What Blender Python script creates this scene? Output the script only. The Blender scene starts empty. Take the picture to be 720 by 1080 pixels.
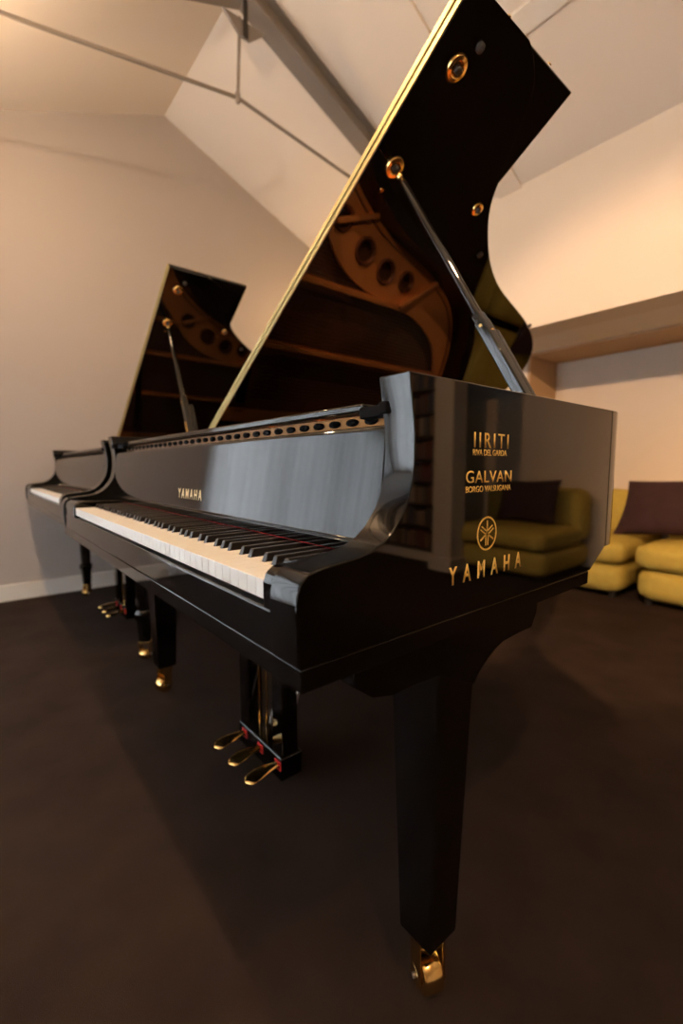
import bpy, bmesh, math, random
from mathutils import Vector, Matrix
random.seed(7)
PI = math.pi
scn = bpy.context.scene
COL = scn.collection

# ------------------------------------------------------------------ materials
def mat(name, col, rough=.5, metal=0., spec=.5, bump=0., bscale=80., var=0., vscale=4., coat=0., aniso=None, ior=1.5):
    m = bpy.data.materials.new(name); m.use_nodes = True
    nt = m.node_tree; b = nt.nodes['Principled BSDF']
    b.inputs['Base Color'].default_value = (*col, 1)
    b.inputs['Roughness'].default_value = rough
    b.inputs['Metallic'].default_value = metal
    b.inputs['Specular IOR Level'].default_value = spec
    b.inputs['IOR'].default_value = ior
    b.inputs['Coat Weight'].default_value = coat
    tc = nt.nodes.new('ShaderNodeTexCoord')
    if bump:
        n = nt.nodes.new('ShaderNodeTexNoise'); n.inputs['Scale'].default_value = bscale; n.inputs['Detail'].default_value = 4
        bp = nt.nodes.new('ShaderNodeBump'); bp.inputs['Strength'].default_value = bump; bp.inputs['Distance'].default_value = .01
        nt.links.new(tc.outputs['Object'], n.inputs['Vector']); nt.links.new(n.outputs['Fac'], bp.inputs['Height'])
        nt.links.new(bp.outputs['Normal'], b.inputs['Normal'])
    if var:
        n2 = nt.nodes.new('ShaderNodeTexNoise'); n2.inputs['Scale'].default_value = vscale; n2.inputs['Detail'].default_value = 6
        nt.links.new(tc.outputs['Object'], n2.inputs['Vector'])
        r = nt.nodes.new('ShaderNodeValToRGB')
        r.color_ramp.elements[0].position = .3; r.color_ramp.elements[1].position = .7
        r.color_ramp.elements[0].color = (*[c*(1-var) for c in col], 1)
        r.color_ramp.elements[1].color = (*[min(1, c*(1+var)) for c in col], 1)
        nt.links.new(n2.outputs['Fac'], r.inputs['Fac']); nt.links.new(r.outputs['Color'], b.inputs['Base Color'])
    return m

M = {}
M['lacquer'] = mat('black_polyester', (.0025, .0022, .0022), .035, spec=.52)
M['satin'] = mat('black_satin_wood', (.004, .004, .0045), .22)
M['ivory'] = mat('ivory_key', (.82, .80, .75), .28)
M['ebony'] = mat('ebony_key', (.012, .010, .010), .32)
M['brass'] = mat('polished_brass', (.86, .56, .20), .18, 1.)
M['dull_brass'] = mat('reflected_pin_brass', (.13, .06, .02), .38, 1.)  # dimmed brass tone of the reflected pin row
M['hinge'] = mat('brushed_brass', (.50, .41, .19), .48, 1.)
M['gilt'] = mat('gilt_lettering', (1., .66, .17), .5, .0)
M['gilt_pale'] = mat('pale_gilt_lettering', (.78, .66, .38), .4, .3)
M['plate'] = mat('bronze_iron_plate', (.80, .30, .085), .45, .15, bump=.05, bscale=200)
M['collar'] = mat('dark_bronze_collar', (.22, .07, .025), .4, .3)
M['spruce'] = mat('spruce_soundboard', (.15, .06, .03), .4, var=.2, vscale=9)
M['steel'] = mat('steel_wire', (.45, .42, .38), .3, 1.)
M['red_felt'] = mat('red_felt', (.55, .02, .02), .9)
M['brown_felt'] = mat('brown_felt', (.30, .17, .10), .9)
M['rubber_black'] = mat('matt_black_metal', (.003, .003, .0035), .8, spec=.08)
M['rubber'] = mat('rubber', (.06, .06, .06), .6)
M['carpet'] = mat('brown_carpet', (.035, .022, .0165), .95, spec=.1, bump=.35, bscale=700, var=.22, vscale=5)
M['taupe'] = mat('taupe_paint', (.42, .375, .345), .8, spec=.2, bump=.05, bscale=120)
M['cream'] = mat('cream_paint', (.70, .62, .53), .8, spec=.2, bump=.05, bscale=120)
M['tan'] = mat('tan_bounce_tint', (.50, .34, .20), .7, spec=.2)  # warm bounce light in the sofa recess, put into the colour
M['ceil'] = mat('ceiling_paint', (.76, .70, .64), .85, spec=.2, bump=.04, bscale=120)
M['white'] = mat('white_gloss_trim', (.72, .69, .64), .4)
M['beam'] = mat('grey_painted_steel', (.19, .17, .16), .5)
M['rod'] = mat('dull_steel_rod', (.24, .21, .19), .5, .2)
M['dark_iron'] = mat('dark_iron', (.02, .018, .016), .5)
M['sofa'] = mat('yellow_sofa_cloth', (.52, .40, .09), .9, spec=.15, bump=.25, bscale=300, var=.06, vscale=20)
M['cushion'] = mat('dark_brown_velvet', (.045, .022, .024), .85, spec=.2, bump=.3, bscale=150, var=.15, vscale=10)
M['bookcase'] = mat('dark_walnut', (.035, .016, .010), .5, var=.3, vscale=8)
BK = [mat('book_cloth_%s' % n, c, .7) for n, c in (('oxblood', (.16, .04, .03)), ('tan', (.30, .19, .10)), ('grey', (.16, .14, .13)), ('navy', (.04, .05, .09)), ('brown', (.11, .06, .035)), ('cream', (.42, .34, .24)))]
def glass():
    m = bpy.data.materials.new('window_glass'); m.use_nodes = True; nt = m.node_tree; nt.nodes.clear()
    o = nt.nodes.new('ShaderNodeOutputMaterial'); t = nt.nodes.new('ShaderNodeBsdfTransparent'); g = nt.nodes.new('ShaderNodeBsdfGlossy')
    g.inputs['Roughness'].default_value = .02; f = nt.nodes.new('ShaderNodeFresnel'); mx = nt.nodes.new('ShaderNodeMixShader')
    nt.links.new(f.outputs[0], mx.inputs[0]); nt.links.new(t.outputs[0], mx.inputs[1]); nt.links.new(g.outputs[0], mx.inputs[2]); nt.links.new(mx.outputs[0], o.inputs[0])
    return m
M['glass'] = glass()
def emis(name, col, s):
    m = bpy.data.materials.new(name); m.use_nodes = True; b = m.node_tree.nodes['Principled BSDF']
    b.inputs['Emission Color'].default_value = (*col, 1); b.inputs['Emission Strength'].default_value = s; return m

# ------------------------------------------------------------------ helpers
def link_obj(name, me, m, parent=None, off=(0, 0, 0), bevel=0, seg=2, sub=0, smooth=True, angle=35):
    if m: me.materials.append(m)
    o = bpy.data.objects.new(name, me); COL.objects.link(o)
    if parent: o.parent = parent; o.location = off
    if smooth:
        for p in me.polygons: p.use_smooth = True
        if not bevel and not sub: me.set_sharp_from_angle(angle=math.radians(angle))
    if bevel:
        b = o.modifiers.new('bevel', 'BEVEL'); b.width = bevel; b.segments = seg; b.limit_method = 'ANGLE'; b.angle_limit = math.radians(angle)
        w = o.modifiers.new('wn', 'WEIGHTED_NORMAL'); w.weight = 100
    if sub:
        s = o.modifiers.new('sub', 'SUBSURF'); s.levels = s.render_levels = sub
    return o
def from_bm(name, bm, m, parent=None, off=(0, 0, 0), **k):
    bmesh.ops.recalc_face_normals(bm, faces=bm.faces)
    me = bpy.data.meshes.new(name); bm.to_mesh(me); bm.free()
    return link_obj(name, me, m, parent, off, **k)
def bx(bm, x0, x1, y0, y1, z0, z1, rot=None):
    vs = [bm.verts.new((x, y, z)) for x in (x0, x1) for y in (y0, y1) for z in (z0, z1)]
    for q in ((0, 1, 3, 2), (4, 6, 7, 5), (0, 4, 5, 1), (2, 3, 7, 6), (0, 2, 6, 4), (1, 5, 7, 3)):
        bm.faces.new([vs[i] for i in q])
    if rot is not None:
        for v in vs: v.co = rot @ v.co
    return vs
def box(name, b, m, parent=None, off=(0, 0, 0), **k):
    bm = bmesh.new(); bx(bm, *b); return from_bm(name, bm, m, parent, off, **k)
def prism(bm, pts, axis, a, b):
    """polygon pts in the two other axes, extruded along axis from a to b"""
    def P(p, t): return (t, p[0], p[1]) if axis == 0 else ((p[0], t, p[1]) if axis == 1 else (p[0], p[1], t))
    A = [bm.verts.new(P(p, a)) for p in pts]; B = [bm.verts.new(P(p, b)) for p in pts]
    bm.faces.new(A); bm.faces.new(B[::-1]); n = len(pts)
    for i in range(n): bm.faces.new((A[i], A[(i+1) % n], B[(i+1) % n], B[i]))
    return A + B
def cyl(bm, p, q, r, r2=None, n=20, caps=True):
    p, q = Vector(p), Vector(q); r2 = r if r2 is None else r2
    d = (q-p).normalized(); a = d.orthogonal().normalized(); b = d.cross(a)
    A = [bm.verts.new(p + r*(math.cos(2*PI*i/n)*a + math.sin(2*PI*i/n)*b)) for i in range(n)]
    B = [bm.verts.new(q + r2*(math.cos(2*PI*i/n)*a + math.sin(2*PI*i/n)*b)) for i in range(n)]
    for i in range(n): bm.faces.new((A[i], A[(i+1) % n], B[(i+1) % n], B[i]))
    if caps: bm.faces.new(A[::-1]); bm.faces.new(B)
def lathe(bm, p, d, prof, n=28):
    """prof = list of (radius, distance along d from p)"""
    p, d = Vector(p), Vector(d).normalized(); a = d.orthogonal().normalized(); b = d.cross(a); rings = []
    for r, t in prof:
        rings.append([bm.verts.new(p + d*t + max(r, 1e-5)*(math.cos(2*PI*i/n)*a + math.sin(2*PI*i/n)*b)) for i in range(n)])
    for R, S in zip(rings, rings[1:]):
        for i in range(n): bm.faces.new((R[i], R[(i+1) % n], S[(i+1) % n], S[i]))
    bm.faces.new(rings[0][::-1]); bm.faces.new(rings[-1])
def bar(bm, p, q, wv, w, h):
    """box bar from p to q; wv = direction of width w"""
    p, q = Vector(p), Vector(q); d = (q-p).normalized(); wv = Vector(wv); wv = (wv - d*wv.dot(d)).normalized(); hv = d.cross(wv)
    A = [bm.verts.new(p + s*wv*w/2 + t*hv*h/2) for s, t in ((-1, -1), (1, -1), (1, 1), (-1, 1))]
    B = [bm.verts.new(q + s*wv*w/2 + t*hv*h/2) for s, t in ((-1, -1), (1, -1), (1, 1), (-1, 1))]
    bm.faces.new(A[::-1]); bm.faces.new(B)
    for i in range(4): bm.faces.new((A[i], A[(i+1) % 4], B[(i+1) % 4], B[i]))
def flat_mesh(name, loops, z0, z1, fn=None):
    """filled 2-D outline with holes, extruded from z0 to z1; fn maps the coordinates"""
    cu = bpy.data.curves.new(name, 'CURVE'); cu.dimensions = '2D'; cu.fill_mode = 'BOTH'; cu.extrude = (z1-z0)/2
    for L in loops:
        s = cu.splines.new('POLY'); s.points.add(len(L)-1); s.use_cyclic_u = True
        for i, p in enumerate(L): s.points[i].co = (p[0], p[1], 0, 1)
    o = bpy.data.objects.new(name, cu); COL.objects.link(o)
    dg = bpy.context.evaluated_depsgraph_get(); me = bpy.data.meshes.new_from_object(o.evaluated_get(dg))
    bpy.data.objects.remove(o); bpy.data.curves.remove(cu)
    me.name = name
    bm = bmesh.new(); bm.from_mesh(me); bmesh.ops.remove_doubles(bm, verts=bm.verts, dist=1e-5)
    for v in bm.verts:
        v.co.z += (z0+z1)/2
        if fn: v.co = fn(v.co)
    bmesh.ops.recalc_face_normals(bm, faces=bm.faces); bm.to_mesh(me); bm.free(); me.materials.clear()
    return me
def text_mesh(txt, u0, u1, v0, v1, fn, space=1., extrude=.0006, bold=0.):
    cu = bpy.data.curves.new('t', 'FONT'); cu.body = txt; cu.space_character = space; cu.offset = bold
    o = bpy.data.objects.new('t', cu); COL.objects.link(o)
    dg = bpy.context.evaluated_depsgraph_get(); me = bpy.data.meshes.new_from_object(o.evaluated_get(dg))
    bpy.data.objects.remove(o); bpy.data.curves.remove(cu)
    xs = [v.co.x for v in me.vertices]; ys = [v.co.y for v in me.vertices]
    a, b, c, d = min(xs), max(xs), min(ys), max(ys)
    bm = bmesh.new(); bm.from_mesh(me)
    r = bmesh.ops.extrude_face_region(bm, geom=list(bm.faces))
    for g in r['geom']:
        if isinstance(g, bmesh.types.BMVert): g.co.z = 1
    for v in bm.verts:
        v.co = fn(u0 + (v.co.x-a)/(b-a)*(u1-u0), v0 + (v.co.y-c)/(d-c)*(v1-v0), extrude if v.co.z > .5 else -.0002)
    bmesh.ops.recalc_face_normals(bm, faces=bm.faces); bm.to_mesh(me); bm.free(); me.materials.clear()
    return me
def spline(pts, n=6, closed=False):
    out = []; N = len(pts); g = (lambda i: pts[i % N]) if closed else (lambda i: pts[max(0, min(N-1, i))])
    for i in range(N if closed else N-1):
        p0, p1, p2, p3 = g(i-1), g(i), g(i+1), g(i+2)
        for k in range(n):
            t = k/n
            out.append(tuple(.5*((2*b)+(-a+c)*t+(2*a-5*b+4*c-d)*t*t+(-a+3*b-3*c+d)*t**3) for a, b, c, d in zip(p0, p1, p2, p3)))
    if not closed: out.append(tuple(pts[-1]))
    return out
def inset(poly, d):
    """offset an open or closed polyline to its left by d"""
    out = []; N = len(poly)
    for i in range(N):
        p = Vector(poly[max(i-1, 0)]); q = Vector(poly[min(i+1, N-1)]); t = (q-p).normalized()
        out.append((poly[i][0] - t.y*d, poly[i][1] + t.x*d))
    return out
def tag(o, label, cat, group=None, kind=None):
    o['label'] = label
    if cat: o['category'] = cat
    if group: o['group'] = group
    if kind: o['kind'] = kind
    return o
def empty(name, loc, rz=0):
    o = bpy.data.objects.new(name, None); COL.objects.link(o); o.location = loc; o.rotation_euler = (0, 0, rz); o.empty_display_size = .1
    return o
def structure(o, label=None):
    o['kind'] = 'structure'
    if label: o['label'] = label
    return o

# ------------------------------------------------------------------ the grand piano
W = 1.534; T = .053; ZT = 1.031; KX = -.081; KL = 1.2255; KZ = .783
ARM = [(0, .703), (-.003, .72), (-.004, .76), (-.002, .783), (.003, .796), (.012, .804), (.030, .808), (.057, .811), (.085, .814), (.103, .818), (.123, .827), (.140, .840), (.157, .861), (.166, .878), (.172, .899), (.175, .925), (.1755, .955), (.1725, .98), (.168, 1.006), (.164, ZT)]
TURN = [(0, .79), (-.004, .83), (-.026, .865), (-.066, .893), (-.126, .927), (-.178, .960), (-.228, .988), (-.268, 1.02), (-.312, 1.07), (-.368, 1.15), (-.417, 1.24), (-.458, 1.345), (-.491, 1.47), (-.521, 1.595), (-.554, 1.713), (-.606, 1.842), (-.661, 1.93), (-.73, 2.0), (-.82, 2.055), (-.93, 2.09), (-1.1, 2.11), (-1.3, 2.11), (-1.43, 2.09), (-1.505, 2.04), (-1.532, 1.96), (-W, 1.88)]
BEND = spline(TURN, 4)

def piano(ox, oy, second, label, group):
    root = empty('grand_piano', (ox-.767, oy+.9, 0))
    tag(root, label, 'piano', group)
    OFF = (.767, -.9, 0)
    def P(name, bm, m, parent=None, **k):
        return from_bm(name, bm, M[m], parent or root, OFF if parent is None else (0, 0, 0), **k)
    def PM(name, me, m, parent=None, **k):
        return link_obj(name, me, M[m], parent or root, OFF if parent is None else (0, 0, 0), **k)
    # --- case: two cheeks with scooped arms and the bent rim round the tail
    bm = bmesh.new()
    prof = ARM + [(.70, ZT), (.79, ZT), (.79, .744), (.72, .703)]
    prism(bm, prof, 0, -W, -W+T); P('case_cheek', bm, 'lacquer', bevel=.0022, seg=3, angle=28)
    bm = bmesh.new(); prism(bm, prof, 0, -T, 0)
    P('case_cheek', bm, 'lacquer', bevel=.0022, seg=3, angle=28)
    outer = BEND; inner = inset(outer, T)
    inner = [(min(p[0], -T), p[1]) for p in inner]
    inner[0] = (-T, .79); inner[-1] = (-W+T, 1.88)
    bm = bmesh.new(); rows = []
    o2 = outer + [(-W, .79)]; i2 = inner + [(-W+T, .79)]
    for (a, b) in zip(o2, i2):
        rows.append([bm.verts.new((a[0], a[1], .744)), bm.verts.new((a[0], a[1], ZT)), bm.verts.new((b[0], b[1], ZT)), bm.verts.new((b[0], b[1], .744))])
    for R, S in zip(rows, rows[1:]):
        for k in range(4): bm.faces.new((R[k], R[(k+1) % 4], S[(k+1) % 4], S[k]))
    bm.faces.new(rows[0]); bm.faces.new(rows[-1][::-1])
    P('bent_rim', bm, 'lacquer', bevel=.002, seg=2, angle=50)
    # --- key bed, underside beams
    bm = bmesh.new(); bx(bm, -W+.003, -.003, .004, .72, .674, .7015)
    P('key_bed', bm, 'lacquer', bevel=.002)
    bm = bmesh.new()
    bar(bm, (-.2, .62, .72), (-1.25, 1.6, .72), (0, 0, 1), .08, .05); bar(bm, (-.8, .62, .72), (-1.1, 2.03, .72), (0, 0, 1), .08, .05); bar(bm, (-1.35, .62, .72), (-1.2, 2.03, .72), (0, 0, 1), .08, .05)
    P('underside_beam', bm, 'satin', bevel=.004)
    bm = bmesh.new(); bx(bm, -W+T, -T, .001, .022, .703, .7545); P('key_slip', bm, 'lacquer', bevel=.004, seg=3)
    bm = bmesh.new(); bx(bm, -W+T+.002, -T-.002, .0225, .03, .72, .760); P('key_slip_felt', bm, 'brown_felt')
    for sx in (0, 1):
        a, b = (-T, KX+.002) if sx == 0 else (-W+T, KX-KL-.002-.0)
        cb = [(.003, .704), (.002, .782), (.006, .794), (.016, .801), (.032, .803), (.186, .803), (.186, .704)]
        bm = bmesh.new(); prism(bm, cb, 0, min(a, b), max(a, b)); P('cheek_block', bm, 'lacquer', bevel=.004, seg=3, angle=30)
    # --- keys
    w = KL/52; blacks = [m for m in range(21, 109) if m % 12 in (1, 3, 6, 8, 10)]; whites = [m for m in range(21, 109) if m not in blacks]
    shift = {1: -.0022, 3: .0022, 6: -.003, 8: 0, 10: .003}
    def bxc(m): return KX-KL + w*(sum(1 for q in whites if q < m)) + shift[m % 12]
    for i, m in enumerate(whites):
        x0 = KX-KL + i*w + .0005; x1 = x0 + w - .001; yf, yn, yb = .008, .0585, .20
        L = bxc(m-1)+.0075 if m-1 in blacks and m > 21 else x0
        R = bxc(m+1)-.0075 if m+1 in blacks else x1
        pts = [(x0, yf), (x1, yf), (x1, yn), (R, yn), (R, yb), (L, yb), (L, yn), (x0, yn)]
        q = []
        for p in pts:
            if not q or (abs(p[0]-q[-1][0])+abs(p[1]-q[-1][1])) > 1e-6: q.append(p)
        bm = bmesh.new(); prism(bm, q, 2, KZ-.024, KZ)
        P('white_key', bm, 'ivory', bevel=.0009, seg=2, angle=40)
    for m in blacks:
        c = bxc(m); bm = bmesh.new()
        A = [(c-.0066, .0600, KZ-.004), (c+.0066, .0600, KZ-.004), (c+.0066, .2, KZ-.004), (c-.0066, .2, KZ-.004)]
        B = [(c-.0048, .0655, KZ+.0115), (c+.0048, .0655, KZ+.0115), (c+.0048, .2, KZ+.0118), (c-.0048, .2, KZ+.0118)]
        A = [bm.verts.new(p) for p in A]; B = [bm.verts.new(p) for p in B]; bm.faces.new(A); bm.faces.new(B)
        for i in range(4): bm.faces.new((A[i], A[(i+1) % 4], B[(i+1) % 4], B[i]))
        P('black_key', bm, 'ebony', bevel=.0016, seg=3, angle=30)
    # --- fallboard, felt strip, maker's name
    bm = bmesh.new(); prism(bm, [(.1500, .7965), (.1500, .8110), (.1515, .8128), (.1640, .8135), (.1785, .964), (.1815, .970), (.186, .972), (.200, .972), (.200, .7965)], 0, -W+T+.001, -T-.001)
    fb = P('fallboard', bm, 'lacquer', bevel=.0015, angle=50)
    bm = bmesh.new(); bx(bm, KX-KL-.002, KX+.002, .152, .198, .7957, .7964); P('name_board_felt', bm, 'red_felt')
    me = text_mesh('YAMAHA', -.806, -.652, .836, .861, lambda u, v, t: Vector((u, .1640+(v-.8135)*.0963-t, v)), 1.5, bold=.005)
    if not second: PM('maker_name', me, 'gilt_pale', fb, smooth=False)
    # --- folded music desk on top, with its lugs
    bm = bmesh.new(); bx(bm, -W+.10, -.118, .196, .47, .995, 1.008)
    dk = P('music_desk', bm, 'lacquer', bevel=.004, seg=3)
    bm = bmesh.new(); bx(bm, -.165, -.056, .27, .462, 1.0085, 1.019); P('desk_leaf', bm, 'lacquer', dk, bevel=.003, seg=3)
    for s in (0, 1):
        bm = bmesh.new()
        X = (lambda q: q) if s == 0 else (lambda q: -W-q)
        prism(bm, [(X(a), b) for a, b in ((-.118, .188), (-.064, .184), (-.058, .168), (-.042, .166), (-.037, .172), (-.037, .190), (-.056, .205), (-.118, .205))], 2, .984, 1.0005)
        P('desk_lug', bm, 'rubber_black', dk, bevel=.002)
    # --- iron plate with round holes, ribs
    rim_in = [p for p in inset(outer, T+.006)]
    rim_in = [(min(p[0], -T-.004), p[1]) for p in rim_in]
    pl = [(-T-.004, .30)] + [p for p in rim_in if p[1] > .80] + [(-W+T+.006, .30)]
    treble_in = spline([(-.20, .68), (-.36, .80), (-.55, .95), (-.69, 1.08), (-.765, 1.25), (-.79, 1.45), (-.835, 1.68), (-.93, 1.86), (-1.08, 1.96)], 4)
    def seg_between(a, b):
        return [p for p in treble_in if a < p[0] < b]
    def curve_y(x):
        if x >= -.20: return .68
        for p, q in zip(treble_in, treble_in[1:]):
            if q[0] <= x <= p[0]: return p[1] + (q[1]-p[1])*(x-p[0])/(q[0]-p[0]+1e-9)
        return treble_in[-1][1]
    opens = []
    for a, b in ((-.54, -.20), (-.78, -.575), (-1.08, -.815)):
        top = [(b, curve_y(b))] + [p for p in treble_in if a < p[0] < b] + [(a, curve_y(a))]
        opens.append([(b, .64)] + top + [(a, .64)] if b != -.20 else [(-.24, .64)] + top + [(a, .64)])
    opens.append([(-1.115, .64), (-1.13, 1.95), (-1.35, 1.95), (-1.41, 1.80), (-1.41, .64)])
    holes = [(-.530, 1.050, .040), (-.616, 1.212, .047), (-.664, 1.366, .045), (-.675, 1.515, .038)]
    def circ(c, n=32): return [(c[0]+c[2]*math.cos(2*PI*i/n), c[1]+c[2]*math.sin(2*PI*i/n)) for i in range(n)]
    me = flat_mesh('iron_plate', [pl] + opens + [circ(c) for c in holes], .896, .908)
    ip = PM('iron_plate', me, 'plate')
    for c in holes:
        bm = bmesh.new()
        lathe(bm, (c[0], c[1], .905), (0, 0, 1), [(c[2]+.013, 0), (c[2]+.013, .010), (c[2]+.009, .015), (c[2]+.003, .015), (c[2]-.003, .008), (c[2]-.003, -.010)], 32)
        # open ring: drop the two caps
        caps = [f for f in bm.faces if len(f.verts) > 10]; bmesh.ops.delete(bm, geom=caps, context='FACES')
        P('hole_collar', bm, 'collar', ip)
    for a, b in (((-.557, .62), (-.557, 1.0)), ((-.797, .62), (-.80, 1.50)), ((-1.098, .62), (-1.10, 1.98)), ((-.553, 1.01), (-.47, 1.22)), ((-.795, 1.51), (-.63, 1.72)), ((-.30, .60), (-.12, .70))):
        bm = bmesh.new(); bar(bm, (*a, .922), (*b, .922), (0, 0, 1), .028, .022); P('plate_rib', bm, 'plate', ip, bevel=.003)
    bm = bmesh.new(); rr = inset(outer, T+.03); rr = [p for p in rr if p[1] > .95 and p[0] < -.25][::3]; ri = inset(rr, .007)
    prism(bm, rr + ri[::-1], 2, .908, .914); P('plate_bead', bm, 'collar', ip)
    me = flat_mesh('soundboard', [[(-T-.002, .33)] + [p for p in inset(outer, T+.002) if p[1] > .80] + [(-W+T+.002, .33)]], .850, .860)
    PM('soundboard', me, 'spruce')
    # strings, tuning pins, dampers
    bm = bmesh.new(); ns = 70
    for i in range(ns):
        x = -.16 - i*(1.20/ns); ye = curve_y(x)+.03 if x > -1.08 else 1.97
        xe = x - .02
        cyl(bm, (x, .50, .925), (xe, max(ye, .70), .915), .0008 + .0012*i/ns, n=5, caps=False)
    s_ = P('strings', bm, 'steel'); s_['kind'] = 'stuff'
    bm = bmesh.new()
    for i in range(70):
        for r in range(3):
            x = -.15 - i*(1.22/70) - r*.004; cyl(bm, (x, .36+r*.035, .905), (x, .36+r*.035, .94), .0034, n=7)
    s_ = P('tuning_pins', bm, 'steel'); s_['kind'] = 'stuff'
    bm = bmesh.new()
    for i in range(66):
        x = -.30 - i*(1.08/66); bx(bm, x-.005, x+.005, .70, .74, .93, .955)
    s_ = P('dampers', bm, 'satin'); s_['kind'] = 'stuff'
    bm = bmesh.new(); bx(bm, -W+T+.01, -T-.01, .214, .220, .90, .9935); ar = P('pin_reflection_strip', bm, 'dull_brass', bevel=.001)  # reflection of the pins under the desk, modelled as strip and studs
    for i in range(32):
        x = -.075 - i*.0435; bm = bmesh.new(); n = 20
        lathe(bm, (x, .2141, .9835), (0, -1, 0), [(.0058, 0), (.0058, .003), (.004, .005)], n)
        for v in bm.verts: v.co.x = x + (v.co.x-x)*2.3
        P('pin_reflection_stud', bm, 'rubber_black', ar)
    # --- lid: main leaf, folded front leaf, brass continuous hinge
    th = math.radians(34.46 if second else 31.64); XH = -1.5207; ct, st = math.cos(th), math.sin(th)
    def lift(v): return Vector((XH + (v.x-XH)*ct - (v.z-1.031)*st, v.y, 1.031 + (v.x-XH)*st + (v.z-1.031)*ct))
    YL = .56
    lo = [p for p in inset(outer, -.012)]
    ol = [(.033, YL), (.033, .74)] + spline([(.033, .76), (.026, .785), (.006, .829), (-.022, .867), (-.066, .895), (-.120, .925)] + [p for p in TURN[5:]], 4)
    ol = [(p[0] if p[0] > XH else XH, p[1]) for p in ol]
    fixed = []
    for p in ol:
        if p[1] > 1.0 and p[0] <= XH+1e-6: p = (XH, p[1])
        fixed.append(p)
    ol = fixed + [(XH, YL)]
    me = flat_mesh('lid', [ol], 1.033, 1.050, lift); lid = PM('lid', me, 'lacquer', bevel=.003, seg=3, angle=50)
    bm = bmesh.new(); vs = bx(bm, XH, .030, YL, .996, 1.0515, 1.0685)
    for v in vs: v.co = lift(v.co)
    P('folded_front_leaf', bm, 'lacquer', lid, bevel=.003, seg=3)
    bm = bmesh.new()
    for z0, z1 in ((1.0345, 1.0490), (1.0530, 1.0672)):
        vs = bx(bm, XH+.004, .030, YL-.0035, YL+.0005, z0, z1)
        for v in vs: v.co = lift(v.co)
    c0, c1 = lift(Vector((XH+.004, YL-.0045, 1.0510))), lift(Vector((.030, YL-.0045, 1.0510)))
    cyl(bm, c0, c1, .0026, n=12)
    P('continuous_hinge', bm, 'hinge', lid, bevel=.0006)
    nrm = Vector((st, 0, -ct))
    for (x, y, r, m) in ((1.439, .632, .026, 'brass'), (1.221, .632, .026, 'brass'), (1.238, .970, .019, 'brass')):
        bm = bmesh.new(); c = lift(Vector((XH+x, y, 1.033)))
        lathe(bm, c, nrm, [(r, 0), (r, .002), (r*.9, .006), (r*.62, .008), (r*.5, .006), (r*.45, .003), (r*.1, .0025)])
        cup = P('lid_socket', bm, m, lid)
        bm = bmesh.new(); lathe(bm, c+nrm*.003, nrm, [(r*.3, 0), (r*.3, .012), (r*.2, .014)]); P('rubber_stud', bm, 'rubber', cup)
    for x, y in ((XH+1.519-.03, .655), (-.388, 1.123), (-.57+.02, 1.717), (-.95, 1.98)):
        bm = bmesh.new(); c = lift(Vector((x, y, 1.033))); lathe(bm, c, nrm, [(.010, 0), (.010, .006), (.007, .009)], 20); P('lid_bumper', bm, 'rubber', lid)
    bm = bmesh.new(); c = lift(Vector((-.358, .636, 1.033))); lathe(bm, c, nrm, [(.006, 0), (.005, .003)], 14); P('lid_screw', bm, 'brass', lid)
    for y in (.70, .88):
        bm = bmesh.new(); c = lift(Vector((.033, y, 1.060))); lathe(bm, c, lift(Vector((1.033, y, 1.06)))-lift(Vector((.033, y, 1.06))), [(.005, -.001), (.005, .0015), (.003, .0025)], 14); P('edge_stud', bm, 'brass', lid)
    # --- lid prop: broad lower bar, thin upper rod, nested half stick
    top = lift(Vector((XH+1.221, .632, 1.022))); base = Vector((-.080, .70, .955)) if not second else Vector((-.082, .60, .955))
    d = (top-base).normalized(); mid = base + (top-base)*.41
    bm = bmesh.new(); bar(bm, base, mid, (1, 0, 0), .026, .030)
    bar(bm, mid-d*.01, mid+d*.02, (1, 0, 0), .022, .028)
    pr = P('lid_prop', bm, 'lacquer', bevel=.004, seg=3)
    bm = bmesh.new(); cyl(bm, mid-d*.02, top-d*.045, .0105, .0085, n=20); P('prop_rod', bm, 'lacquer', pr)
    bm = bmesh.new(); cyl(bm, top-d*.055, top-d*.028, .0075, .006, n=18); lathe(bm, top-d*.03, d, [(.006, 0), (.009, .006), (.009, .012), (.005, .018)], 18); P('prop_tip', bm, 'brass', pr)
    bm = bmesh.new(); bk = Vector((0, 1, 0)); bk = (bk - d*bk.dot(d)).normalized()
    bar(bm, base+bk*.031, base+bk*.031+(mid-base)*.92, (1, 0, 0), .020, .018); P('half_prop', bm, 'lacquer', pr, bevel=.003, seg=3)
    bm = bmesh.new(); cyl(bm, mid-d*.03+Vector((.014, 0, 0)), mid-d*.03-Vector((.014, 0, 0)), .0055, n=16)
    cyl(bm, mid-d*.015+bk*-.017, mid-d*.015+bk*.017, .004, n=14); P('prop_pivot', bm, 'brass', pr)
    bm = bmesh.new(); bx(bm, -.105, -.0535, base.y-.05, base.y+.06, .909, .965); P('prop_bracket', bm, 'satin', pr, bevel=.004)
    if second:
        bm = bmesh.new(); bar(bm, base-bk*.018+d*.02, base-bk*.018+d*.22, (1, 0, 0), .008, .004); bar(bm, base+bk*.045+d*.02, base+bk*.045+d*.06, (1, 0, 0), .008, .004); P('prop_strap', bm, 'brass', pr)
    # --- legs on brass casters
    LY = .316
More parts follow.
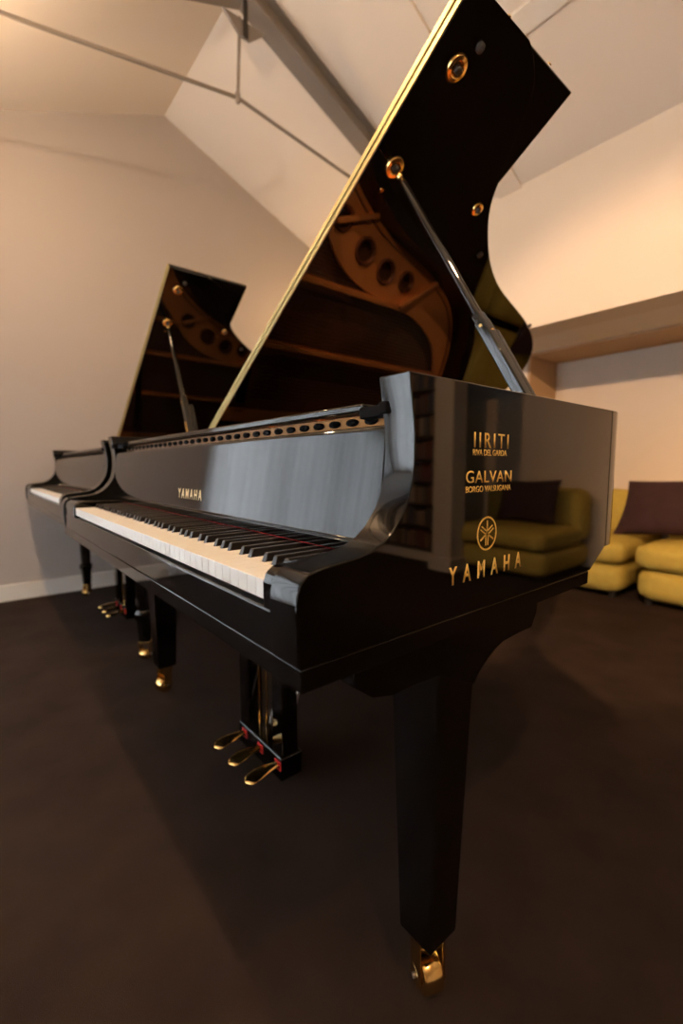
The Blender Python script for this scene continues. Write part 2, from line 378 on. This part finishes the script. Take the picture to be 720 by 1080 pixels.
    for k, (lx, ly) in enumerate(((-.079, LY), (-W+.079, LY), (-1.02, 1.80))):
        bm = bmesh.new()
        if not second:
            prof = [(.0339, .110), (.0345, .115), (.0478, .60), (.0478, .672)]
            for (h0, z0), (h1, z1) in zip(prof, prof[1:]):
                pass
            rings = [[bm.verts.new((lx+sx*h, ly+sy*h, z)) for sx, sy in ((-1, -1), (1, -1), (1, 1), (-1, 1))] for h, z in prof]
            for R, S in zip(rings, rings[1:]):
                for i in range(4): bm.faces.new((R[i], R[(i+1) % 4], S[(i+1) % 4], S[i]))
            bm.faces.new(rings[0][::-1]); bm.faces.new(rings[-1])
            leg = P('leg', bm, 'lacquer', bevel=.0025, seg=3, angle=30)
        else:
            lathe(bm, (lx, ly, 0), (0, 0, 1), [(.020, .085), (.028, .09), (.031, .14), (.034, .19), (.040, .195), (.042, .205), (.042, .225), (.036, .235), (.030, .24), (.036, .42), (.042, .60), (.050, .61), (.050, .672)], 8)
            leg = P('leg', bm, 'lacquer', bevel=.002, angle=20)
        bm = bmesh.new()
        if k < 2:
            br = [(.105-.0, .6715), (.10, .641), (.135, .615), (.171, .606), (.268, .604), (.364, .560), (.375, .574), (.390, .585), (.405, .594), (.426, .604), (.448, .611), (.50, .614), (.546, .614), (.563, .640), (.566, .6715)]
            prism(bm, br, 0, lx-.0490, lx+.0490)
            P('leg_bracket', bm, 'lacquer', leg, bevel=.002, angle=40)
        else:
            bx(bm, lx-.09, lx+.09, ly-.09, ly+.09, .672, .75); P('leg_bracket', bm, 'lacquer', leg, bevel=.004)
        # caster
        zt = .110 if not second else .085
        ang = (1.15, .35, .7)[k] if not second else (.9, .4, .7)[k]
        ax = Vector((math.cos(ang), math.sin(ang), 0)); rd = Vector((-ax.y, ax.x, 0)) * (1 if k != 0 else -1)
        # rolling direction is rd; wheel centre trails a little behind the stem
        R_ = .0305 if not second else .024
        wc = Vector((lx, ly, R_)) - rd*(-.004 if k == 0 else .010)
        bm = bmesh.new(); lathe(bm, wc-ax*.0185, ax, [(.006, 0), (R_-.006, 0), (R_-.002, .0015), (R_, .005), (R_, .032), (R_-.002, .0355), (R_-.006, .037), (.006, .037)], 40)
        wh = P('caster_wheel', bm, 'brass', leg)
        bm = bmesh.new()
        for s in (-1, 1):
            p0 = Vector((lx, ly, zt+.001)) + ax*s*.0230; p1 = wc + ax*s*.0230 - Vector((0, 0, .004))
            bar(bm, p0, p1, ax, .005, .034); cyl(bm, wc+ax*s*.0195, wc+ax*s*.026, .017, n=24)
        bar(bm, Vector((lx, ly, zt-.004))-ax*.024, Vector((lx, ly, zt-.004))+ax*.024, rd, .034, .010)
        P('caster_fork', bm, 'brass', leg, bevel=.0012)
        bm = bmesh.new(); cyl(bm, wc-ax*.029, wc+ax*.029, .0045, n=16); P('caster_axle', bm, 'steel', leg)
    # --- pedal lyre
    bm = bmesh.new(); bx(bm, -.915, -.655, .374, .446, .022, .092)
    ly_ = P('lyre', bm, 'lacquer', bevel=.006, seg=3)
    for x0, x1 in ((-.914, -.858), (-.712, -.656)):
        bm = bmesh.new(); bx(bm, x0, x1, .380, .432, .0921, .65); P('lyre_post', bm, 'lacquer', ly_, bevel=.003)
    bm = bmesh.new(); bx(bm, -.95, -.585, .36, .46, .64, .672); P('lyre_top', bm, 'lacquer', ly_, bevel=.003)
    for x in (-.84, -.735):
        bm = bmesh.new(); cyl(bm, (x, .446, .08), (x+.0, .62, .674), .005, n=12); P('brace_rod', bm, 'steel', ly_)
    bm = bmesh.new()
    for x in (-.83, -.785, -.74): cyl(bm, (x, .405, .092), (x, .405, .65), .003, n=10)
    P('trap_rod', bm, 'brass', ly_)
    for i in (-1, 0, 1):
        x = -.772 + i*.100
        L = [(.000, .009), (.02, .0100), (.045, .013), (.070, .0185), (.092, .0235), (.112, .0245), (.126, .020), (.133, .010), (.136, .004)]
        bm = bmesh.new(); n = 10; rings = []
        def hz(t): return .078 - .020*math.sin(t*PI*.5)**2*1.0 + (.004 if t > .95 else 0)
        for (dl, hw) in spline(L, 3):
            t = dl/.136; y = .405 - dl; z = .066 + .010*math.sin(min(t,1)*PI*.8) - .012*t*t; th_ = .0075 if t < .9 else .0075*(1.45-.5*t)
            rings.append([bm.verts.new((x+hw*math.cos(2*PI*j/16), y, z+th_*math.sin(2*PI*j/16))) for j in range(16)])
        for R, S in zip(rings, rings[1:]):
            for j in range(16): bm.faces.new((R[j], R[(j+1) % 16], S[(j+1) % 16], S[j]))
        bm.faces.new(rings[0][::-1]); bm.faces.new(rings[-1])
        pd = P('pedal', bm, 'brass', ly_)
        bm = bmesh.new()
        for a, b, c, e in ((-.013, .013, .079, .082), (-.013, .013, .056, .059), (-.015, -.012, .056, .082), (.012, .015, .056, .082)): bx(bm, x+a, x+b, .3715, .3745, c, e)
        P('pedal_felt', bm, 'red_felt', ly_)
    # --- lettering on the treble side (near piano only)
    if not second:
        F = lambda u, v, t: Vector((t, u, v))
        def lettering(name, txt, u0, u1, v0, v1, sp, bold=0.):
            PM(name, text_mesh(txt, u0, u1, v0, v1, F, sp, bold=bold*.6), 'gilt', smooth=False)
        lettering('shop_lettering', 'IIRITI', .300, .390, .9425, .9640, 1.35, .006)
        lettering('town_lettering', 'RIVA DEL GARDA', .298, .386, .9312, .9400, 1.0, .004)
        lettering('shop_lettering', 'GALVAN', .283, .402, .8920, .9095, 1.08, .006)
        lettering('town_lettering', 'BORGO VALSUGANA', .283, .401, .8785, .8875, 1.0, .004)
        lettering('maker_lettering', 'YAMAHA', .249, .441, .7505, .7765, 2.2, .03)
        bm = bmesh.new(); cy, cz, R = .339, .816, .0256; n = 64; rows = []
        for i in range(n):
            a = 2*PI*i/n; rows.append([bm.verts.new((t, cy+r*math.cos(a), cz+r*math.sin(a))) for r, t in ((R, -.0002), (R, .0006), (R*.90, .0006), (R*.90, -.0002))])
        for i in range(n):
            A, B = rows[i], rows[(i+1) % n]
            for k in range(4): bm.faces.new((A[k], B[k], B[(k+1) % 4], A[(k+1) % 4]))
        for a in (270, 30, 150):
            c, s = math.cos(math.radians(a)), math.sin(math.radians(a)); u = Vector((0, c, s)); v = Vector((0, -s, c)); o = Vector((.0002, cy, cz))
            def seg(p, q, w_): bar(bm, o+u*p[0]*R+v*p[1]*R, o+u*q[0]*R+v*q[1]*R, v if abs(p[1]-q[1]) < .01 else u, w_*R, .0008)
            seg((-.76, 0), (-.30, 0), .10); seg((-.42, 0), (.10, 0), .07); seg((.06, -.13), (.06, .13), .08); seg((.04, -.105), (.70, -.105), .075); seg((.04, .105), (.70, .105), .075)
        P('maker_emblem', bm, 'gilt', smooth=False)
    return root

near = piano(0, 0, False, 'black grand piano in front, gold lettering on its side, lid raised on a prop', 'black grand pianos')
far = piano(-1.755, .03, True, 'farther black grand piano by the taupe gable wall, smaller in view, lid raised', 'black grand pianos')

# ------------------------------------------------------------------ the room
XL, XR, YF, YB, YN = -3.42, 4.2, -3.2, 2.88, 4.05
RY, RZ, SL = 1.10, 3.635, .42
def roof_z(y): return RZ - SL*abs(y-RY)
def wall_poly(name, loops, axis, a, b, m):
    """loops in the two other axes; wall between a and b along axis"""
    if axis == 0: fn = lambda v: Vector((v.z, v.x, v.y))
    elif axis == 1: fn = lambda v: Vector((v.x, v.z, v.y))
    else: fn = lambda v: v
    me = flat_mesh(name, loops, a, b, fn); return structure(link_obj(name, me, M[m], smooth=False))
structure(box('floor', (XL-.2, XR+.2, YF-.2, YN+.2, -.1, 0), M['carpet']))
gable = [(YF, 0), (YB+.6, 0), (YB+.6, roof_z(YB+.6)), (RY, RZ+.02), (YF, roof_z(YF)+.02)]
WIN1 = [(-3.12, .10), (-1.0, .10), (-1.0, 2.25), (-2.1, 2.20), (-3.12, 1.80)]
wall_poly('wall_left', [[(YF-.2, 0), (YN+.2, 0), (YN+.2, roof_z(YB)), (YB, roof_z(YB)+.02), (RY, RZ+.02), (YF-.2, roof_z(YF-.2)+.02)], WIN1], 0, XL-.2, XL, 'taupe')
wall_poly('wall_right', [[(YF-.2, 0), (YN+.2, 0), (YN+.2, roof_z(YB)), (YB, roof_z(YB)+.02), (RY, RZ+.02), (YF-.2, roof_z(YF-.2)+.02)]], 0, XR, XR+.2, 'cream')
WIN2 = [(-3.25, .12), (.4, .12), (.4, 1.72), (-3.25, 1.72)]
wall_poly('wall_front', [[(XL, 0), (XR, 0), (XR, roof_z(YF)+.02), (XL, roof_z(YF)+.02)], WIN2], 1, YF-.2, YF, 'cream')
# upper back wall above the alcove, alcove ceiling, alcove walls
ZA = 1.888
def slab_wall(name, b, m): return structure(box(name, b, M[m], smooth=False))
slab_wall('wall_back', (XL, XR, YB, YB+.25, ZA, roof_z(YB)+.03), 'cream')
slab_wall('ceiling_alcove', (XL, XR, YB+.25, YN+.2, ZA, ZA+.15), 'ceil')
structure(box('trim_4', (-1.689, 3.25, 3.57, YN, ZA-.02, ZA-.0005), M['tan'], smooth=False), 'added soffit board over the sofas, warm bounce put into its tan')
structure(box('trim_5', (-1.7, -1.675, 3.565, YN, 0, ZA-.0205), M['tan'], smooth=False), 'edge of the sofa recess, warm light put into its tan')
slab_wall('wall_alcove', (-1.69, XR, YN, YN+.2, 0, ZA), 'cream')
slab_wall('wall_alcove_left', (XL, -1.69, 3.57, YN+.2, 0, ZA), 'cream')
slab_wall('wall_back_right', (3.25, XR, YB, YN, 0, ZA), 'cream')
# pier standing at the front of the alcove, with its base
bm = bmesh.new(); bx(bm, 1.975, 2.175, 2.90, 3.09, 0, ZA); bx(bm, 1.950, 2.200, 2.875, 3.115, 0, .12)
structure(from_bm('trim_1', bm, M['cream'], bevel=.004), 'cream square pier with a skirting block')
# ceiling slopes
bm = bmesh.new(); prism(bm, [(RY, RZ), (YB+.02, roof_z(YB+.02)), (YB+.02, roof_z(YB+.02)+.15), (RY, RZ+.15)], 0, XL, XR); structure(from_bm('ceiling', bm, M['ceil'], smooth=False))
bm = bmesh.new(); prism(bm, [(RY, RZ), (YF, roof_z(YF)), (YF, roof_z(YF)+.15), (RY, RZ+.15)], 0, XL, XR); structure(from_bm('ceiling_front', bm, M['ceil'], smooth=False))
# raised plaster bands on the back slope
def slope_slab(name, x0, x1, y0, y1, d, m, lab):
    bm = bmesh.new(); prism(bm, [(y0, roof_z(y0)+.001), (y1, roof_z(y1)+.001), (y1, roof_z(y1)-d), (y0, roof_z(y0)-d)], 0, x0, x1)
    return structure(from_bm(name, bm, M[m], smooth=False), lab)
slope_slab('trim_2', -1.60, -1.42, 1.20, YB, .022, 'ceil', 'plaster band running down the ceiling slope')
slope_slab('trim_3', -1.42, XR, 2.055, 2.16, .014, 'white', 'narrow white ceiling batten parallel to the ridge')
# skirting
structure(box('baseboard_left', (XL, XL+.018, YF, 3.57, 0, .115), M['white'], bevel=.003))
structure(box('baseboard_front', (XL+.02, XR, YF, YF+.018, 0, .10), M['white'], bevel=.003))
structure(box('baseboard_right', (XR-.018, XR, YF+.02, YB, 0, .115), M['white'], bevel=.003))
structure(box('baseboard_alcove', (-1.69, 3.25, YN-.018, YN, 0, .09), M['white'], bevel=.003))
# windows
def window(name, pts, axis, a, b):
    """frame bars round and across an opening; pts in the wall's plane"""
    fn = (lambda u, v, t: (t, u, v)) if axis == 0 else (lambda u, v, t: (u, t, v))
    tt = (a+b)/2; ax = (1, 0, 0) if axis == 0 else (0, 1, 0)
    bm = bmesh.new()
    for p, q in zip(pts, pts[1:]+pts[:1]): bar(bm, fn(*p, tt), fn(*q, tt), ax, .07, .07)
    us = [p[0] for p in pts]; u0, u1 = min(us), max(us); n = 4 if axis else 3
    for i in range(1, n):
        u = u0+(u1-u0)*i/n; top = 1.72 if axis else (2.20 if u > -2.1 else 1.80+(u+3.12)*.39)
        bar(bm, fn(u, .12, tt), fn(u, top, tt), ax, .05, .05)
    f = structure(from_bm(name, bm, M['white'], bevel=.004))
    fm = (lambda v: Vector((v.z, v.x, v.y))) if axis == 0 else (lambda v: Vector((v.x, v.z, v.y)))
    me = flat_mesh('pane', [pts], tt-.004, tt+.004, fm); g = link_obj('window_pane', me, M['glass'], f, smooth=False)
window('window_1', WIN1, 0, XL-.16, XL-.06); window('window_2', WIN2, 1, YF-.16, YF-.06)

# sheer curtains added out of view across both windows, evening out the reflected daylight
def sheer(tr, nm):
    m = bpy.data.materials.new(nm); m.use_nodes = True; nt = m.node_tree; nt.nodes.clear()
    o = nt.nodes.new('ShaderNodeOutputMaterial'); t = nt.nodes.new('ShaderNodeBsdfTranslucent'); d = nt.nodes.new('ShaderNodeBsdfDiffuse'); mx = nt.nodes.new('ShaderNodeMixShader')
    t.inputs[0].default_value = (tr, tr, tr, 1); d.inputs[0].default_value = (.8, .8, .8, 1); mx.inputs[0].default_value = .3
    nt.links.new(t.outputs[0], mx.inputs[1]); nt.links.new(d.outputs[0], mx.inputs[2]); nt.links.new(mx.outputs[0], o.inputs[0]); return m
M['sheer'] = sheer(.92, 'sheer_voile'); M['net'] = sheer(.50, 'dense_net_curtain')  # net passes less daylight, dimming its reflection in the fallboard
def curtain(axis, u0, u1, base, top, label, mk='sheer'):
    bm = bmesh.new(); n = 220; prev = None
    for i in range(n+1):
        u = u0+(u1-u0)*i/n; t = base + .010*math.sin(u*38)+.010*math.sin(u*11+1)
        zt = top(u); P = [(t, u, z) if axis == 0 else (u, t, z) for z in (.02, zt*.5, zt)]
        cur = [bm.verts.new(p) for p in P]
        if prev:
            for k in range(2): bm.faces.new((prev[k], cur[k], cur[k+1], prev[k+1]))
        prev = cur
    o = from_bm('added_sheer_curtain', bm, M[mk], angle=80); return tag(o, label, 'curtain')
curtain(0, -3.12, -.95, XL+.07, lambda u: min(2.28, roof_z(u)-.03), 'added pale sheer curtain, out of view, over the window in the taupe wall', 'net')
curtain(1, -3.33, .46, YF+.07, lambda u: 1.76, 'added pale sheer curtain, out of view, over the window in the front wall')

# roof truss: two grey rafters, ridge plate, king rod and tie rod
tr = empty('roof_truss', (-2.11, RY, RZ-.2)); tag(tr, 'grey painted steel roof truss, rafters meeting at the ridge above the pianos', 'truss')
TO = (2.11, -RY, -(RZ-.2))
def TP(name, bm, m, lab=None, **k):
    o = from_bm(name, bm, M[m], tr, TO, **k)
    if lab: o['label'] = lab
    return o
for s in (1, -1):
    y1 = YB-.002 if s == 1 else YF+.002; bm = bmesh.new(); x0, x1 = -2.172, -2.052
    def RB(za, zb, xa, xb): prism(bm, [(RY, RZ-za), (y1, roof_z(y1)-za), (y1, roof_z(y1)-zb), (RY, RZ-zb)], 0, xa, xb)
    RB(.002, .014, x0, x1); RB(.125, .139, x0, x1); RB(.0141, .1249, -2.125, -2.098)
    TP('rafter', bm, 'beam', bevel=.0015)
bm = bmesh.new()
for i in range(5):
    for s in (1, -1):
        y = RY + s*(.12+.05*i); 
        if i in (1, 3): cyl(bm, (-2.098, y, roof_z(y)-.07), (-2.085, y, roof_z(y)-.07), .014, n=6)
TP('bolt', bm, 'beam')
bm = bmesh.new(); prism(bm, [(RY-.13, RZ-.24), (RY+.13, RZ-.24), (RY+.03, RZ-.33), (RY-.03, RZ-.33)], 0, -2.118, -2.106); TP('gusset_plate', bm, 'beam')
bm = bmesh.new(); bx(bm, -2.100, -2.090, RY-.012, RY+.012, RZ-.33, RZ-.12); TP('hanger_strap', bm, 'dark_iron', 'dark iron strap')
kz = 3.012
bm = bmesh.new(); cyl(bm, (-2.15, RY-.03, kz), (-2.125, RY-.02, RZ-.22), .009, n=12); TP('king_rod', bm, 'rod')
bm = bmesh.new(); cyl(bm, (-2.15, RY-.03, kz), (-2.15, YF+.25, kz-.18*3.9), .010, n=12); cyl(bm, (-2.15, RY-.03, kz), (-2.15, 2.72, kz-.125*1.65), .010, n=12); TP('tie_rod', bm, 'rod')
bm = bmesh.new(); lathe(bm, (-2.15, RY-.03, kz-.03), (0, 0, 1), [(.008, 0), (.015, .01), (.015, .05), (.010, .06)], 16); TP('rod_coupling', bm, 'rod')

# ------------------------------------------------------------------ sofa sections
def puff(bm, x0, x1, y0, y1, z0, z1, amt=.02, n=10, seed=0):
    """soft box: subdivided with rounded corners and a bulging top"""
    rnd = random.Random(seed); g = bmesh.new(); bmesh.ops.create_cube(g, size=2)
    bmesh.ops.subdivide_edges(g, edges=g.edges[:], cuts=n, use_grid_fill=True)
    hx, hy, hz = (x1-x0)/2, (y1-y0)/2, (z1-z0)/2; r = min(hx, hy, hz)*.75; ph = rnd.random()*6
    m = {}
    for v in g.verts:
        c = v.co; p = Vector((c.x*hx, c.y*hy, c.z*hz)); q = Vector((max(-hx+r, min(hx-r, p.x)), max(-hy+r, min(hy-r, p.y)), max(-hz+r, min(hz-r, p.z))))
        d = p-q
        if d.length > 1e-6: p = q + d.normalized()*r
        bul = 1 - max(abs(c.x), abs(c.y))**2
        p.z += (amt*bul + .006*math.sin(5*c.x+ph)*math.sin(4*c.y+ph))*(1 if c.z > 0 else -.2)
        p.y += -amt*.5*(1-c.x**2)*(1-c.z**2)*(1 if c.y < 0 else -1)
        m[v] = bm.verts.new((p.x+(x0+x1)/2, p.y+(y0+y1)/2, p.z+(z0+z1)/2))
    for f in g.faces: bm.faces.new([m[v] for v in f.verts])
    g.free()
def sofa(x0, x1, label, seed):
    cx = (x0+x1)/2; yf, yb = 3.07, 3.99
    r = empty('sofa_section', (cx, 3.55, 0)); tag(r, label, 'sofa', 'yellow sofa sections along the alcove'); O = (-cx, -3.55, 0)
    bm = bmesh.new(); puff(bm, x0+.01, x1-.01, yf+.02, yb-.02, .03, .255, .004, seed=seed); from_bm('base', bm, M['sofa'], r, O, angle=80)
    bm = bmesh.new(); puff(bm, x0, x1, yf-.01, yb-.22, .245, .405, .022, seed=seed+1); from_bm('seat_cushion', bm, M['sofa'], r, O, angle=80)
    bm = bmesh.new(); puff(bm, x0+.005, x1-.005, yb-.27, yb, .25, .715, .012, seed=seed+2); from_bm('backrest', bm, M['sofa'], r, O, angle=80)
    for sx in (x0+.08, x1-.08):
        for y in (yf+.1, yb-.1):
            bm = bmesh.new(); cyl(bm, (sx, y, 0), (sx, y, .06), .022, .026, n=16); from_bm('foot', bm, M['dark_iron'], r, O)
sofa(-1.66, -.715, 'yellow sofa section mostly hidden behind the piano, left of the gap', 1)
sofa(-.655, .34, 'yellow sofa section at the right edge, holding the big dark cushion', 5)
sofa(1.245, 2.20, 'yellow sofa section mirrored in the glossy side of the piano', 9)
def cushion(loc, w, h, t, rx, ry, rz, label, taper=0.):
    bm = bmesh.new(); n = 18; G = [[], []]
    for s in (0, 1):
        for i in range(n+1):
            row = []
            for j in range(n+1):
                u, v = 2*i/n-1, 2*j/n-1; e = max(abs(u), abs(v))
                th = t*(max(0, (1-u*u)*(1-v*v)))**.42*(1-.12*abs(u*v)); pin = 1 - .055*(1-v*v) if True else 1
                x = u*w/2*(1-.06*(1-v*v)*abs(u))*(1-taper*v); z = v*h/2*(1-.06*(1-u*u)*abs(v))
                wr = .004*math.sin(9*u+4*v)*math.sin(7*v)*(1-e)
                row.append((x, (th+wr)*(-1 if s else 1)/2*1.0, z))
            G[s].append(row)
    V = [[[bm.verts.new(p) for p in row] for row in g] for g in G]
    for s in (0, 1):
        for i in range(n):
            for j in range(n): bm.faces.new((V[s][i][j], V[s][i+1][j], V[s][i+1][j+1], V[s][i][j+1]))
    bmesh.ops.remove_doubles(bm, verts=bm.verts, dist=1e-4)
    o = from_bm('cushion', bm, M['cushion'], angle=80); o.location = loc; o.rotation_euler = (math.radians(rx), math.radians(ry), math.radians(rz))
    return tag(o, label, 'cushion', 'dark cushions on the sofa')
cushion((-.47, 3.47, .632), .80, .42, .17, -24, -3, 2, 'large dark brown cushion leaning on the yellow sofa at the right edge', .07)
cushion((1.62, 3.50, .615), .54, .38, .15, -20, 2, 0, 'dark cushion seen mirrored in the piano side, on a yellow sofa section')

# ------------------------------------------------------------------ bookcase beside the pier (seen in the piano's side)
bc = empty('bookcase', (2.79, 3.27, 0)); tag(bc, 'tall dark wooden bookcase mirrored at the front edge of the piano side', 'bookcase'); BO = (-2.79, -3.27, 0)
bm = bmesh.new(); bx(bm, 2.33, 2.355, 3.13, 3.41, 0, 1.87); bx(bm, 3.225, 3.25, 3.13, 3.41, 0, 1.87); bx(bm, 2.33, 3.25, 3.411, 3.425, 0, 1.87); bx(bm, 2.3551, 3.2249, 3.13, 3.41, 1.84, 1.87)
from_bm('carcass', bm, M['bookcase'], bc, BO, bevel=.002)
bm = bmesh.new(); bx(bm, 2.3, 3.249, 3.11, 3.1299, 0, .09); from_bm('plinth', bm, M['cream'], bc, BO, bevel=.002)
SH = [.10 + i*.218 for i in range(8)]
for z in SH:
    bm = bmesh.new(); bx(bm, 2.3551, 3.2249, 3.135, 3.41, z, z+.02); from_bm('shelf', bm, M['bookcase'], bc, BO, bevel=.001)
def book(x, w, h, d, z, m):
    bm = bmesh.new(); sp = [(-w/2, 0), (-w/2+.0015, -.003), (w/2-.0015, -.003), (w/2, 0), (w/2, d), (-w/2, d)]
    prism(bm, sp, 2, 0, h)
    o = from_bm('book', bm, m, angle=50); o.location = (x, 3.155, z)
    return tag(o, 'cloth-bound book standing upright on a shelf of the dark bookcase', 'book', 'books on the bookcase shelves')
for z in SH:
    x = 2.36
    while x < 3.19:
        w = random.uniform(.022, .048); book(x+w/2, w, random.uniform(.14, .188), random.uniform(.13, .2), z+.0205, random.choice(BK)); x += w+.0012

# ------------------------------------------------------------------ light
def point(name, loc, e, col, r=.04, kind='POINT', spot=None, tgt=None):
    l = bpy.data.lights.new(name, kind); l.energy = e; l.color = col; l.shadow_soft_size = r
    o = bpy.data.objects.new(name, l); COL.objects.link(o); o.location = loc
    if spot: l.spot_size = math.radians(spot); l.spot_blend = .5
    if tgt is not None: o.rotation_euler = (Vector(tgt)-Vector(loc)).to_track_quat('-Z', 'Y').to_euler()
    return o
WARM = (1, .67, .38)
for lx, e in ((-2.3, 30), (-.85, 58), (.9, 52)): point('track_lamp', (lx, -.20, 2.60), e, WARM, .03)
point('corner_lamp', (-2.9, 2.30, 2.15), 14, (1, .60, .26), .05)
point('track_spot', (.25, -.20, 2.60), 330, (1, .60, .32), .05, 'SPOT', 62, (-.9, 4.0, .25))
point('track_spot', (1.9, -.20, 2.60), 420, (1, .56, .28), .05, 'SPOT', 62, (1.55, 4.0, .35))
point('added_plate_spot', (1.7, .4, 2.45), 650, (1, .60, .32), .05, 'SPOT', 24, (-.56, 1.35, .92))  # spot added to brighten the iron plate mirrored in the lid
w = bpy.data.worlds.new('overcast_sky'); scn.world = w; w.use_nodes = True
bg = w.node_tree.nodes['Background']; bg.inputs[0].default_value = (.84, .92, 1, 1); bg.inputs[1].default_value = 18.0
for loc, rot_, sx, sy in (((XL-.19, -2.1, 1.1), (0, -PI/2, 0), 2.1, 1.85), ((-1.42, YF-.19, .92), (PI/2, 0, 0), 3.7, 1.65)):
    l = bpy.data.lights.new('daylight_portal', 'AREA'); l.shape = 'RECTANGLE'; l.size = sx; l.size_y = sy; l.cycles.is_portal = True
    o = bpy.data.objects.new('daylight_portal', l); COL.objects.link(o); o.location = loc; o.rotation_euler = rot_

# ------------------------------------------------------------------ camera
cam = bpy.data.cameras.new('camera'); co = bpy.data.objects.new('camera', cam); COL.objects.link(co); scn.camera = co
R = Vector((0.63612819, 0.77157955, -0.00243305)); U = Vector((-0.07595251, 0.06575638, 0.99494086)); Fw = Vector((-0.76783601, 0.63272513, -0.10043289))
m = Matrix((R, U, -Fw)).transposed().to_4x4(); m.translation = Vector((.375727, -.252173, .91586)); co.matrix_world = m
cam.sensor_fit = 'VERTICAL'; cam.sensor_height = 36; cam.lens = 474.06/1080*36
cam.clip_start = .02
cam.dof.use_dof = True; cam.dof.focus_distance = .72; cam.dof.aperture_fstop = 2.6
scn.view_settings.view_transform = 'Standard'; scn.view_settings.look = 'None'; scn.view_settings.exposure = 0; scn.view_settings.gamma = 1
scn.view_settings.use_curve_mapping = False
